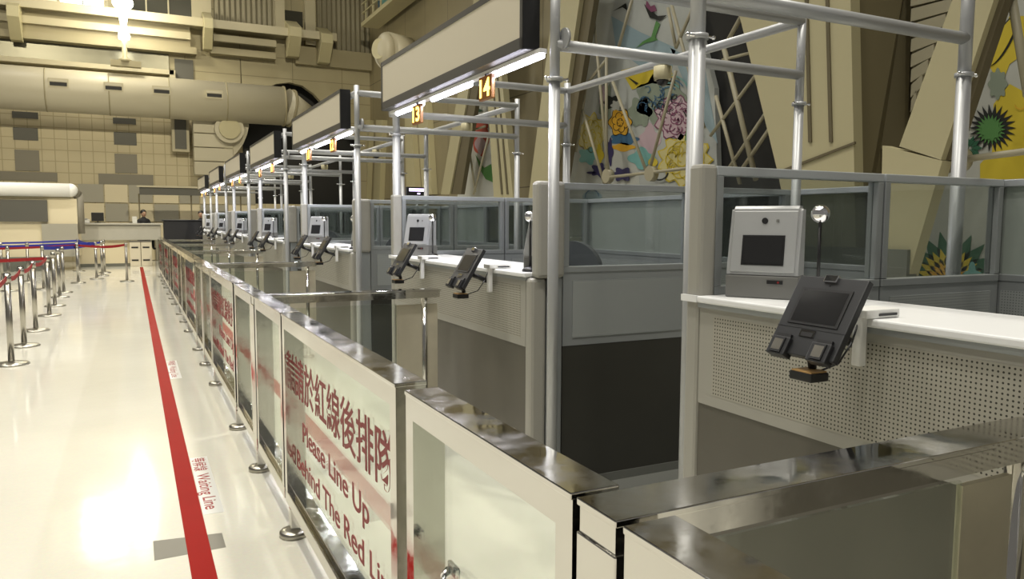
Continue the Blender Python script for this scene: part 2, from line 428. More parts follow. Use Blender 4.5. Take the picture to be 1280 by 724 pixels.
# small gallery and round nozzle at the top of the corner
g = empty('corner_gallery', (8.4, 27.5, 9.2), 'slanted railed gallery with a blue and green painting in the top corner', 'gallery')
b = MB(); b.box(-.1, .6, -3.5, 2.5, -.1, .05, CREAMC); b.build('walkway', g)
b = MB()
for y in range(-3, 3): b.box(-.08, -.02, y-.03, y+.03, .05, .75, CREAMC)
b.box(-.08, -.02, -3.5, 2.5, .72, .78, CREAMC); b.box(-.08, -.02, -3.5, 2.5, .38, .42, CREAMC); b.build('railing', g)
b = MB(); b.box(.5, .6, -3.2, 2.2, .1, 2.5, CNAVY); b.box(.45, .52, -2, -.4, .1, 1.4, CGREEN); b.box(.45, .52, .8, 1.6, .2, 2.0, CTEAL); b.build('painting', g)
n = empty('air_nozzle', (8.3, 26.0, 7.35), 'round cream drum nozzle on the corner wall above the first lit sign', 'nozzle')
b = MB(); b.tube((-.3, -.2, 0), (.55, .19, 0), .62, DUCT, 30); b.build('nozzle_body', n)
b = MB(); b.ball((-.32, -.2, 0), .60, DUCT, 24, .55, .9, 1); b.tube((-.62, -.35, 0), (-.3, -.2, 0), .34, CREAMC, 24); b.build('nozzle_face', n)

# flood lamp on the girder
fl = empty('flood_lamp', (-.02, 30.3, 7.6), 'glaring white flood lamp on a post above the round duct', 'lamp')
b = MB(); b.lathe((0, 0, -.6), [(.2, 0), (.2, .1), (.08, .15), (.08, .75)], GIRD, 16); b.box(-.45, .5, -.15, .15, -.75, -.55, GIRD); b.build('lamp_base', fl)
b = MB(); b.lathe((0, 0, .2), [(.17, 0), (.19, .1), (.10, .4), (.10, .55), (.16, .85)], LAMPW, 20); b.build('lamp_stem', fl)
b = MB(); b.ball((0, 0, 1.42), .30, LAMPW, 20, 1.1, 1, .8); b.build('lamp_head', fl)

# left service booth with rounded canopy
sb = empty('service_kiosk', (-3.4, 26.4, 0), 'cream kiosk on the left with rounded white canopy and dark fascia board', 'kiosk')
b = MB(); b.box(-3.5, 1.05, 0, 1.6, 0, .42, PLINTH); b.box(-3.5, 1.93, .05, 1.6, .42, 2.15, CH1)
b.build('body', sb)
b = MB(); b.tube((-3.5, .0, 2.40), (1.78, 0, 2.40), .2, WHITEP, 24); b.ball((1.78, 0, 2.40), .2, WHITEP, 18)
b.box(-3.5, 1.75, 0, 1.6, 2.5, 2.6, WHITEP); b.box(-3.5, 1.75, 0, 1.6, 2.15, 2.28, GIRD); b.build('canopy', sb)
b = MB(); b.box(-3.5, 1.17, -.06, .02, 1.46, 2.10, DGREY); b.build('fascia_board', sb)
b = MB(); b.tube((1.98, .2, 2.3), (1.98, .2, 1.1), .13, GREYP, 18); b.tube((1.78, .1, 2.42), (1.98, .2, 2.25), .14, GREYP, 18); b.build('downpipe', sb)
b = MB(); b.box(1.0, 1.93, -.03, .04, .42, 1.4, CH2); b.build('lower_panel', sb)

# far desk
dk = empty('reception_desk', (-.4, 28, 0), 'long grey stone reception desk in front of the far checkered wall', 'desk')
b = MB(); b.box(-1.3, 1.25, 0, .7, .86, 1.36, DESKM, bev=.02); b.build('desk_front', dk)
b = MB(); b.box(-1.35, 1.3, -.08, .8, 1.36, 1.42, DESKM, bev=.01); b.build('desk_top', dk)
b = MB(); b.box(-1.2, .3, .15, .6, .1, .86, CH1); b.box(-1.2, .3, .14, .2, .0, .1, PLINTH); b.build('desk_base', dk)
for sx, lb in ((-.1, 'left steel door cabinet under the reception desk'), (.235, 'right steel door cabinet under the reception desk')):
    c = empty('steel_cabinet', (sx+.16, 27.93, 0), lb, 'cabinet', 'pair of steel cabinets at the desk')
    b = MB(); b.box(-.16, .16, 0, .3, 0, .80, SIGNF, bev=.01); b.build('body', c)
    for z in (.2, .62):
        b = MB(); b.box(-.11, .09, -.012, .01, z-.02, z+.03, BLACK); b.build('slot_handle', c)
    b = MB(); b.box(-.165, .165, -.01, .3, .80, .84, STEELB); b.build('top_edge', c)
# canopy frame over the desk
cf = empty('desk_canopy', (.27, 30.0, 0), 'thin post canopy with dark grey fascia over the far desk', 'canopy')
b = MB(); b.box(0, 3.6, -.05, .1, 2.42, 2.68, DGREY); b.box(-.08, 3.7, -.1, .15, 2.68, 2.74, WALLW); b.build('fascia', cf)
for x in (0, 1.7, 3.4):
    b = MB(); b.tube((x-.02, .03, 0), (x-.02, .03, 2.45), .025, BRONZ, 10); b.build('post', cf)
# black cabinet behind the fence end
bc = empty('black_cabinet', (1.48, 25.6, 0), 'glossy black cabinet where the steel fence row ends', 'cabinet')
b = MB(); b.box(-.62, .75, 0, .6, 0, 1.5, BLACK, bev=.02); b.build('body', bc)
b = MB(); b.box(-.66, .79, -.04, .64, 1.5, 1.54, CHARC, bev=.01); b.build('top', bc)
# desk clutter: small monitor
mo = empty('desk_monitor', (-1.0, 28.3, 1.42), 'small black monitor at the left end of the stone desk', 'monitor')
b = MB(); b.box(-.18, .18, -.02, .02, .06, .34, BLACK, bev=.008); b.build('screen', mo)
b = MB(); b.box(-.09, .09, -.07, .07, 0, .015, BLACK); b.tube((0, 0, 0), (0, 0, .1), .02, BLACK, 8); b.build('stand', mo)
pr = MB(); pr.box(-.22, .22, -.15, .15, 0, .12, WHITEP, bev=.02); pr.box(-.17, .17, -.17, -.1, .12, .15, SILVER)
o = pr.build('desk_printer'); o.location = (-1.45, 28.25, 1.42); tag(o, 'low white printer beside the small black monitor on the stone desk', 'printer')
o = MB().box(-.07, .07, -.05, .05, 0, .22, PAPER, bev=.004).build('leaflet_holder'); o.location = (.08, 28.3, 1.42); tag(o, 'small white leaflet holder on the stone desk beside the clerk', 'leaflet holder')

# people at the far desk (seated, built by skin)
def skin(name, verts, edges, radii, m, parent, root=0):
    me = bpy.data.meshes.new(name); me.from_pydata(verts, edges, []); o = bpy.data.objects.new(name, me); COL.objects.link(o)
    md = o.modifiers.new('s', 'SKIN'); me.skin_vertices[0] if me.skin_vertices else None
    lay = me.skin_vertices[0] if len(me.skin_vertices) else me.attributes.new('skin_vertex', 'FLOAT', 'POINT')
    return o
def person(loc, rz, label, raised=0):
    p = empty('person', loc, label, 'person', 'staff at the far desk', rz)
    # body: one continuous remeshed surface, seated, looking along -y
    b = MB()
    def limb(pts, rs, mt):
        for (a, c, r0, r1) in zip(pts, pts[1:], rs, rs[1:]):
            b.tube(a, c, r0, mt, 12, r2=r1); b.ball(c, r1, mt, 10)
        b.ball(pts[0], rs[0], mt, 10)
    limb([(0, 0, .48), (0, -.01, .75), (0, -.02, .98)], [.15, .14, .15], CLOTH)
    b.ball((-.13, -.02, 1.0), .08, CLOTH, 10); b.ball((.13, -.02, 1.0), .08, CLOTH, 10)
    limb([(0, -.02, 1.0), (0, -.03, 1.13)], [.065, .05], CLOTH)
    for s in (-1, 1):
        limb([(s*.17, -.02, 1.0), (s*.23, -.1, .76), (s*.12, -.34, .80)], [.055, .045, .032], CLOTH)
        limb([(s*.09, 0, .5), (s*.11, -.42, .52), (s*.11, -.42, .08)], [.085, .06, .045], CLOTH)
        b.ball((s*.11, -.49, .05), .05, CLOTH, 10, .9, 2, .8)
    o = b.build('clothing', p); r = o.modifiers.new('r', 'REMESH'); r.mode = 'VOXEL'; r.voxel_size = .018; r.use_smooth_shade = True
    b = MB(); b.ball((0, -.04, 1.25), .095, SKIN, 18, .86, .98, 1.22); b.tube((0, -.03, 1.1), (0, -.035, 1.18), .045, SKIN, 12)
    b.ball((0, -.135, 1.24), .016, SKIN, 8, .8, 1, 1.4)
    for s in (-1, 1):
        b.ball((s*.083, -.03, 1.245), .02, SKIN, 8, .5, 1, 1.3)
        b.ball((s*.115, -.36, .81), .035, SKIN, 10, 1, 1.2, .6)
        for q in range(4): b.tube((s*.115+(q-1.5)*.017, -.39, .81), (s*.115+(q-1.5)*.018, -.445-.008*(q in (1, 2)), .80), .0085, SKIN, 8, r2=.007)
        b.tube((s*.115-s*.03, -.365, .81), (s*.115-s*.055, -.40, .80), .01, SKIN, 8, r2=.008)
    o = b.build('body', p); r = o.modifiers.new('r', 'REMESH'); r.mode = 'VOXEL'; r.voxel_size = .006; r.use_smooth_shade = True
    b = MB(); b.ball((0, -.02, 1.285), .103, HAIR, 18, .92, .98, 1.05); b.build('hair', p)
    b = MB()
    for s in (-1, 1): b.ball((s*.034, -.125, 1.26), .010, BLACK, 8)
    b.tube((-.022, -.128, 1.195), (.022, -.128, 1.195), .005, REDT, 6); b.build('eyes_and_mouth', p)
    return p
P1 = person((.35, 29.35, .50), math.radians(25), 'person with short black hair and black clothes seated behind the stone desk')
P2 = person((2.05, 27.2, .46), math.radians(-10), 'person with short dark hair mostly hidden behind the black cabinet')
for (x, y, z, lb) in ((.35, 29.4, .50, 'high office stool under the person at the stone desk'), (2.05, 27.25, .46, 'high office stool behind the black cabinet')):
    s = empty('desk_stool', (x, y, 0), lb, 'stool', 'stools behind the far desk')
    b = MB(); b.box(-.21, .21, -.23, .2, z+.30, z+.37, CHAIRF, bev=.02); b.build('seat', s)
    b = MB(); b.tube((0, 0, .06), (0, 0, z+.32), .025, CHARC, 12); b.build('stem', s)
    b = MB(); b.lathe((0, 0, 0), [(.24, 0), (.24, .02), (.05, .06)], CHARC, 20); b.build('foot', s)

# ------------------------------------------------------------------ right wall: leaning columns, murals, trusses
def wpoly(mb, pts, X, thick, mt):
    mb.prism([atx(px, py, X) for px, py in pts], (thick, 0, 0), mt)
def col_thing(name, label, cat, parts):
    a = parts[0][1][0]; base = atx(*a, parts[0][2]); base.z = 0
    e = empty(name, (0, 0, 0), label, cat)
    for nm, pts, X, th, mt in parts:
        b = MB(); wpoly(b, pts, X, th, mt); b.build(nm, e)
    return e
col_thing('leaning_column', 'tall cream leaning column left of the big flower mural', 'column', [
    ('column_face', [(700,-60),(733,-60),(690,236),(668,236),(650,345),(672,345)][:4]+[(672,345),(648,345)], 8.2, .14, CREAMC),
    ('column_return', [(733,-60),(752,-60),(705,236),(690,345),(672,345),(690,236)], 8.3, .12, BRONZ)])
col_thing('leaning_column', 'broad cream grooved column beside the dark opening', 'column', [
    ('column_face', [(905,-60),(1062,-60),(1067,178),(1070,320),(993,320),(972,215)], 7.9, .16, CREAMC),
    ('groove', [(1004,-60),(1008,-60),(1014,178),(1010,178)], 7.88, .03, BRONZ),
    ('groove', [(1030,-60),(1034,-60),(1040,178),(1036,178)], 7.88, .03, BRONZ),
    ('groove', [(972,214),(1068,177),(1068,180),(973,217)], 7.88, .03, BRONZ)])
m = MB(); m.box(7.55, 7.72, atx(1134, 320, 7.55).y, 13.5, 0, 1.22, PLINTH); struct('trim_6', m)
# return panel turned away from the aisle, its shade put into the darker colour
e = empty('shaded_return_wall', (0, 0, 0), 'flat olive brown wall face right of the grooved cream column', 'wall panel')
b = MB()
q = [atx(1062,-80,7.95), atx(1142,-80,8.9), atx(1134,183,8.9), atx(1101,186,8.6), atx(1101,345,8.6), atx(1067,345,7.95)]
b.prism(q, (.15, .1, 0), OLIVE_SHADE); b.build('panel', e)
lv = empty('louvre_bank', (0, 0, 0), 'fanned stack of horizontal beige louvres between olive wall and leaning beam', 'louvres')
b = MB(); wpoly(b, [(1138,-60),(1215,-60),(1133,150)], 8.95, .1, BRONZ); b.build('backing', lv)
b = MB()
for i in range(11):
    y = -50+i*19; x1 = 1215-(y+60)*.385
    if x1 < 1145: x1 = 1145
    wpoly(b, [(1139, y+4), (x1, y-9), (x1, y+6), (1138, y+20)], 8.75, .12, ROD)
b.build('slats', lv)
col_thing('leaning_beam', 'thick sage cream beam leaning left down to the plinth at right', 'column', [
    ('beam_face', [(1212,-60),(1262,-60),(1176,200),(1124,183)], 7.6, .16, CREAMC),
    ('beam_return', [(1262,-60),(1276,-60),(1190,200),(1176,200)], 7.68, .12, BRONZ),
    ('beam_foot', [(1103,182),(1178,201),(1136,345),(1100,345)], 7.6, .16, CREAMC)])
col_thing('leaning_column', 'narrow cream column left of the red flower mural', 'column', [
    ('column_face', [(592,0),(606,0),(562,243),(551,243),(548,300),(560,300)][:4], 8.3, .14, CREAMC),
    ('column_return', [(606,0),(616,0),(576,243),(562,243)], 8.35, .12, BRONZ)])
col_thing('leaning_column', 'pale grooved column right of the red flower mural', 'column', [
    ('column_face', [(604,40),(622,40),(641,243),(648,300),(622,300),(617,243)], 8.3, .16, CREAMC),
    ('groove', [(610,40),(611,40),(628,243),(626,243)], 8.28, .03, BRONZ),
    ('groove', [(616,40),(617,40),(635,243),(633,243)], 8.28, .03, BRONZ)])
col_thing('wall_pilaster', 'tan pilaster strips on the wall above the lit display', 'pilaster', [
    ('strip', [(505,120),(512,120),(520,243),(508,243)], 9.0, .2, CREAMC),
    ('strip', [(520,110),(532,110),(540,243),(528,243)], 9.0, .2, CREAMC)])
col_thing('wall_pilaster', 'cream pilaster strips on the far corner of the right wall', 'pilaster', [
    ('strip', [(470,150),(478,150),(474,260),(466,260)], 9.0, .2, CREAMC),
    ('strip', [(456,150),(462,150),(458,260),(452,260)], 9.0, .2, CREAMC)])
# dark openings with trusses
dw = empty('dark_opening', (0, 0, 0), 'tall black opening with crossing tubes right of the flower mural', 'opening')
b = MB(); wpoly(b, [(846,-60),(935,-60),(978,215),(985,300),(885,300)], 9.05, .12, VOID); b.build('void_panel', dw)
def truss(name, label, segs, X, r, nodes=()):
    e = empty(name, (0, 0, 0), label, 'truss')
    for s in segs:
        a, c = s[0], s[1]; rr = s[2] if len(s) > 2 else r
        b = MB(); b.tube(atx(*a, X), atx(*c, X), rr*.6, ROD, 10); b.build('rod', e)
    for nd in nodes:
        p = atx(*nd, X-.03); b = MB(); b.tube(p, p+Vector((.12, 0, 0)), .14, ROD, 18); b.build('node_plate', e)
    return e
truss('wall_truss', 'beige tube truss crossing in front of the flower mural',
      [((743,30),(762,232)),((758,60),(758,232)),((765,100),(810,220)),((845,88),(810,220)),((845,60),(835,10)),((790,0),(773,60)),((733,105),(720,190)),
       ((758,222),(880,208)),((757,76),(733,105)),((845,60),(870,0)),((838,0),(880,160)),((726,130),(756,232))], 8.5, .05, [(757,220),(811,217)])
truss('wall_truss', 'beige tube truss crossing the tall black opening',
      [((888,170),(985,40),.045),((905,60),(945,225),.07),((908,215),(978,110),.045),((925,215),(990,120),.05),((938,0),(905,60),.06),((893,60),(985,35),.05),((895,120),(925,230),.05),((903,75),(982,55),.04)], 8.4, .05)
truss('wall_truss', 'beige tube truss before the yellow leaf mural at the right edge',
      [((1238,-20),(1196,185),.05),((1262,-20),(1285,120),.07),((1190,201),(1300,187),.06)], 7.9, .05, [(1192,200)])
truss('wall_truss', 'thin tube truss before the red flower mural',
      [((577,130),(571,243)),((582,150),(594,240)),((611,170),(592,243)),((596,0),(584,110)),((613,20),(585,135)),((584,165),(606,158))], 8.6, .05, [])

# murals
def blob(mb, cx, cy, rx, ry, X, mt, k=0, amp=.15, n=40, ph=0, rot=0):
    pts = []
    for i in range(n):
        t = 2*PI*i/n; r = 1+(amp*math.cos(k*t+ph) if k else 0)
        ex = rx*r*math.cos(t); ey = ry*r*math.sin(t)
        pts.append((cx+ex*math.cos(rot)-ey*math.sin(rot), cy+ex*math.sin(rot)+ey*math.cos(rot)))
    wpoly(mb, pts, X, .004, mt)
def petals(mb, cx, cy, R, n, w, X, mt, a0=0, a1=2*PI, sy=1.):
    for i in range(n):
        t = a0+(a1-a0)*i/max(1, n-(0 if abs(a1-a0) > 6 else 1))
        d = (math.cos(t), math.sin(t)); p = (-d[1], d[0])
        pts = [(cx+d[0]*R*.1, cy+d[1]*R*.1*sy), (cx+d[0]*R*.6+p[0]*w, cy+(d[1]*R*.6+p[1]*w)*sy), (cx+d[0]*R, cy+d[1]*R*sy), (cx+d[0]*R*.6-p[0]*w, cy+(d[1]*R*.6-p[1]*w)*sy)]
        wpoly(mb, pts, X, .004, mt)
mu = empty('flower_mural', (0, 0, 0), 'large painted wall mural of flowers, clouds and a branch on pale blue', 'mural')
X0 = 8.95
MURB = mat('mural_ground', (.40, .42, .40), .6, noise=.25, nscale=1.5)
b = MB(); wpoly(b, [(752,-60),(850,-60),(893,110),(900,310),(690,310),(704,236)], X0, .1, MURB); b.build('mural_board', mu)
b = MB()
def L(i): return X0-.006*i
rnd = random.Random(11)
mat('painted_plum', (.20, .06, .12), .6)
def ring(mb, cx, cy, r, w, X, mt, a0=0., a1=2*PI, n=18, sq=1.):
    """a brush line: an arc of width w"""
    o = [(cx+r*math.cos(a0+(a1-a0)*i/n), cy+sq*r*math.sin(a0+(a1-a0)*i/n)) for i in range(n+1)]
    q = [(cx+(r-w)*math.cos(a0+(a1-a0)*i/n), cy+sq*(r-w)*math.sin(a0+(a1-a0)*i/n)) for i in range(n, -1, -1)]
    wpoly(mb, o+q, X, .003, mt)
def peony(mb, cx, cy, r, mt, line, lay, n=7, sq=1.):
    blob(mb, cx, cy, r*1.07, r*1.07*sq, L(lay), line, n, .13); blob(mb, cx, cy, r, r*sq, L(lay+1), mt, n, .13)
    for i in range(n):
        t = 2*PI*i/n+.3; ring(mb, cx+.5*r*math.cos(t), cy+.5*r*sq*math.sin(t), r*.33, max(.5, r*.045), L(lay+2), line, t-1.9, t+1.5, sq=sq)
    for i in range(5):
        t = 2*PI*i/5; ring(mb, cx+.15*r*math.cos(t), cy+.15*r*sq*math.sin(t), r*.2, max(.5, r*.04), L(lay+2), line, t-2, t+1, sq=sq)
wpoly(b, [(764,20),(800,40),(845,60),(835,110),(770,60)], L(1), .004, CBLUE)
wpoly(b, [(838,60),(880,80),(897,180),(870,140)], L(1), .004, CBLUE)
wpoly(b, [(716,236),(728,180),(760,160),(790,170),(800,232)], L(1), .004, MATS['painted_white'] if 'painted_white' in MATS else CGREY)
peony(b, 740, 170, 15, CPALEY, CYELL, 1, 9, 1.7)
blob(b, 757, 128, 8, 24, L(2), CSAGE, 7, .2); blob(b, 753, 120, 4, 12, L(3), CPINK, 5, .2)
wpoly(b, [(776,88),(800,82),(838,86),(846,108),(815,104),(790,112)], L(2), .004, CYELL)
blob(b, 826, 124, 30, 30, L(2), CSAGE, 7, .12); blob(b, 800, 140, 14, 18, L(2), CSAGE, 6, .15)
for i in range(26):
    a = rnd.uniform(0, 6.28); d = rnd.uniform(2, 24)
    ring(b, 822+d*math.cos(a), 126+d*math.sin(a), rnd.uniform(4, 8), .9, L(4), CNAVY if i % 3 else CBLK, a, a+rnd.uniform(3, 5.5), 14)
for i in range(4): ring(b, 836, 120, 12+i*5, 1.4, L(4), CTEAL if i % 2 else CNAVY, -2.6+.2*i, -.8+.1*i)
blob(b, 765, 128, 10, 8, L(3), CBLK, 6, .2); blob(b, 770, 132, 6, 6, L(4), CGREY, 6, .2)
peony(b, 775, 153, 13, CORNG, CBLK, 3, 6, 1.2)
blob(b, 780, 174, 17, 7, L(2), CNAVY, 5, .15); blob(b, 779, 184, 14, 5, L(2), CORNG, 4, .15); blob(b, 762, 190, 4, 16, L(3), CPURP, 5, .2)
peony(b, 846, 148, 25, CPINK, MATS['painted_plum'], 3, 9)
for i in range(22): blob(b, 846+rnd.gauss(0, 9), 148+rnd.gauss(0, 10), 1.0, 2.4, L(6), MATS['painted_plum'], 3, .3, 12, 0, rnd.uniform(0, 3))
blob(b, 812, 175, 12, 18, L(1), CPINK, 4, .2)
peony(b, 856, 200, 30, CPALEY, CYELL, 3, 11)
for i in range(16):
    t = rnd.uniform(0, 6.28); ring(b, 856+18*math.cos(t), 200+14*math.sin(t), 5, .9, L(6), CYELL, t, t+3.4, 10)
for q in ((866, 170), (874, 168), (860, 168)): wpoly(b, [(q[0]-4, q[1]+8), (q[0]-2, q[1]-9), (q[0]+4, q[1]+7)], L(7), .004, CGREEN)
blob(b, 735, 195, 11, 10, L(3), CTEAL, 5, .2); blob(b, 749, 194, 5, 12, L(4), CYELL, 4, .2)
blob(b, 802, 198, 15, 12, L(2), CTEAL, 4, .2); blob(b, 816, 203, 5, 9, L(3), CYELL, 4, .2)
blob(b, 749, 213, 9, 8, L(5), CPURP, 5, .25); blob(b, 778, 218, 12, 8, L(5), CPURP, 6, .22); blob(b, 739, 216, 6, 1.6, L(5), CPURP)
ring(b, 824, 214, 12, 2, L(5), CBLK, .2, 2.2); blob(b, 740, 246, 12, 7, L(3), CBLUE); ring(b, 740, 246, 9, 1, L(4), CNAVY, 3, 6.2)
wpoly(b, [(805,5),(812,12),(822,20),(833,19),(825,26),(812,22)], L(3), .004, CBLK)
wpoly(b, [(808,0),(813,8),(818,6),(821,14),(814,15),(807,8)], L(4), .004, MATS['painted_plum'])
wpoly(b, [(820,26),(825,30),(819,46),(822,50),(806,54),(795,60),(803,52),(814,46)], L(3), .004, CGREEN)
wpoly(b, [(766,14),(774,9),(782,4),(783,6),(784,13),(778,9)], L(3), .004, CBLK)
wpoly(b, [(784,96),(798,104),(795,106)], L(4), .004, CBLK); wpoly(b, [(853,137),(861,148),(857,146)], L(7), .004, CBLK)
b.build('painted_flowers', mu)

mu = empty('leaf_mural', (0, 0, 0), 'yellow painted mural with spiky green leaves at the right edge', 'mural'); X0 = 8.7
b = MB(); wpoly(b, [(1268,-60),(1400,-60),(1400,350),(1132,350),(1190,200)], X0, .1, CGREY); b.build('mural_board', mu)
b = MB()
wpoly(b, [(1236,80),(1262,20),(1290,20),(1290,60),(1262,80),(1250,110)], L(1), .004, CYELL)
wpoly(b, [(1225,205),(1240,190),(1242,130),(1262,105),(1290,120),(1330,120),(1330,222),(1225,225)], L(1), .004, CYELL)
blob(b, 1254, 50, 10, 36, L(2), CBLK, 0, rot=.5); blob(b, 1252, 52, 8, 34, L(3), CYELL, 0, rot=.5)
petals(b, 1240, 160, 30, 22, 2.6, L(2), CBLK); petals(b, 1238, 162, 19, 22, 2.2, L(3), CGREEN)
blob(b, 1238, 162, 12, 13, L(4), CGREEN, 9, .12)
blob(b, 1247, 105, 11, 18, L(2), CSAGE, 8, .15)
petals(b, 1212, 185, 16, 10, 3, L(2), CDKG)
petals(b, 1188, 350, 62, 9, 9, L(2), CDKG, PI*1.12, PI*1.95); petals(b, 1186, 352, 42, 13, 6, L(3), CYELL, PI*1.02, PI*1.98)
petals(b, 1184, 352, 26, 9, 4, L(4), CORNG, PI*1.05, PI*1.95)
blob(b, 1215, 345, 10, 14, L(4), CTEAL, 4, .3)
for t_ in range(14): ring(b, 1275+(t_*17 % 60), 130+(t_*29 % 70), 7, .9, L(3), CORNG, t_, t_+3)
b.build('painted_leaves', mu)

mu = empty('red_flower_mural', (0, 0, 0), 'narrow white mural strip with one red flower and green leaf', 'mural'); X0 = 9.0
b = MB(); wpoly(b, [(596,0),(622,0),(622,300),(570,300),(572,243)], X0, .1, mat('painted_white', (.55, .56, .52), .6)); b.build('mural_board', mu)
b = MB(); blob(b, 601, 172, 10, 23, L(1), CRED, 5, .08); blob(b, 600, 180, 6, 12, L(2), CPINK, 4, .15)
wpoly(b, [(594,193),(605,210),(614,205),(616,228),(607,224),(600,212)], L(3), .004, CGREEN); wpoly(b, [(604,150),(610,150),(610,160),(604,160)], L(3), .004, CRED)
wpoly(b, [(588,132),(604,138),(588,144)], L(3), .004, CDKG); wpoly(b, [(590,110),(604,106),(600,132),(588,130)], L(3), .004, CDKG); blob(b, 592, 100, 8, 7, L(2), CRED)
b.build('painted_flower', mu)

# ------------------------------------------------------------------ steel and glass fence
XF = .62; XB = .715; ZT = 1.063
def frame_panel(root, y0, y1, zb=.20, rail=.07, stile=.055, glassm=GLASS):
    zb = .14; y0 += .008; y1 -= .008; b = MB()
    b.box(XF, XB, y0, y1, ZT-.012, ZT, STEEL, bev=.002)
    b.box(XF+.004, XB-.004, y0, y1, ZT-rail, ZT-.012, STEEL); b.build('top_rail', root)
    b = MB(); b.box(XF+.004, XB-.004, y0, y1, zb, zb+.06, STEEL, bev=.003); b.box(XF+.022, XB-.01, y0+.02, y1-.02, zb+.06, zb+.085, STEEL, bev=.003); b.build('bottom_rail', root)
    for a in (y0, y1-stile):
        b = MB(); b.box(XF+.004, XB-.004, a, a+stile, zb+.06, ZT-rail, STEEL); b.build('stile', root)
    b = MB(); b.box(XF+.05, XF+.058, y0+stile-.003, y1-stile+.003, zb+.08, ZT-rail+.005, glassm)
    return b.build('glass_pane', root)
def foot(root, y):
    b = MB(); b.box(XF+.004, XF+.05, y-.023, y+.023, .015, .14, STEEL, bev=.004); b.build('post', root)
    b = MB(); b.lathe((XF+.022, y, 0), [(.068, 0), (.068, .022), (.060, .030), (.03, .032)], STEELB, 26); b.build('foot_disc', root)

def fence_text():
    t = empty('lettered_fence_panel', (0, 0, 0), 'x', 'fence panel', 'lettered steel fence panels')
    gp = frame_panel(t, 1.95, 3.73)
    xg = XF+.0492
    l = text_mesh('lettering', '請於紅線後排隊', .205, REDT, gp, M_faceX(xg, 3.665, .690), width=1.55, bold=.0015); l.name = 'lettering'
    text_mesh('lettering', 'Please Line Up', .128, REDT, gp, M_faceX(xg, 3.50, .49), width=1.10, bold=.001)
    text_mesh('lettering', 'Behind The Red Line', .128, REDT, gp, M_faceX(xg, 3.65, .325), width=1.55, bold=.001)
    foot(t, 1.975); foot(t, 3.62); return t
def fence_plain(y0, y1, label, group, f=None):
    t = empty('glass_fence_panel', (0, 0, 0), label, 'fence panel', group); frame_panel(t, y0, y1)
    if f: foot(t, f)
    return t
def fence_post():
    t = empty('cross_barrier', (0, 0, 0), 'x', 'barrier', 'cross barriers between fence and counters')
    b = MB(); b.box(XF, XB, .90, 1.01, .12, ZT-.055, STEEL, bev=.003); b.build('corner_post', t)
    b = MB(); b.box(XF, 1.80, .90, 1.01, ZT-.012, ZT, STEEL, bev=.002); b.box(XF+.004, 1.79, .905, 1.005, ZT-.055, ZT-.012, STEEL); b.build('top_rail', t)
    b = MB(); b.box(XB, 1.51, .950, .958, .14, ZT-.09, GLASS); b.build('glass_pane', t)
    b = MB(); b.tube((1.70, .954, .03), (1.70, .954, ZT-.05), .022, STEEL, 16); b.box(1.51, 1.79, .947, .961, .10, ZT-.10, mat('floor_reflection_metal', (.50, .46, .35), .35, .3, noise=.15, nscale=9)); b.build('end_post', t)  # plate colour has the cream floor reflection painted in
    b = MB(); b.lathe((1.70, .954, 0), [(.06, 0), (.06, .02), (.03, .03)], STEELB, 24); b.build('foot_disc', t)
    b = MB()
    for z in (ZT-.04, ZT-.085): b.ball((1.70, .925 if z > ZT-.05 else .93, z), .012, CHROME, 12); b.tube((1.70, .93, z), (1.70, .954, z), .006, CHROME, 8)
    b.tube((1.68, .925, ZT-.04), (1.72, .925, ZT-.04), .005, CHROME, 8); b.build('clamp_bolt', t)
    foot(t, .945); return t
ft0 = fence_text()
fb0 = fence_plain(1.02, 1.88, 'x', 'plain glass fence panels')
fd0 = fence_plain(3.745, 4.64, 'x', 'plain glass fence panels')
fp0 = fence_post()
FW = ['nearest', 'second', 'third', 'fourth', 'fifth', 'sixth']
for k in range(0, 6):
    for src, lab in ((ft0, 'glass fence panel with red queue lettering, %s from the camera' % FW[k]),
                     (fb0, 'plain glass fence panel just beyond the %s crossbar' % FW[k]),
                     (fp0, 'steel crossbar barrier from fence to counter, %s from the camera' % FW[k]),
                     (fd0, 'plain glass fence panel just beyond the %s lettered panel' % FW[k])):
        o = src if k == 0 else copy_tree(src)
        o.location = (0, P*k, 0); o['label'] = lab
        if src is fp0 and k == 0: o['label'] = 'large steel crossbar barrier in the right foreground, bolted at its end'
o = copy_tree(fd0); o.location = (0, -P, 0); o['label'] = 'plain glass fence panel cut off by the bottom edge of the photo'
# small key lock on near plain panel
b = MB(); b.box(XF+.058, XF+.07, 1.66, 1.72, .625, .655, CHROME, bev=.004); b.tube((XF+.049, 1.69, .64), (XF+.03, 1.67, .64), .012, CHROME, 14, r2=.009); b.tube((XF+.03, 1.67, .64), (XF+.02, 1.645, .637), .006, CHROME, 10); b.tube((XF+.02, 1.645, .637), (XF+.012, 1.60, .63), .0035, CHROME, 8)
lk = b.build('panel_lock', fb0); lk['label'] = 'small chrome lock with key'

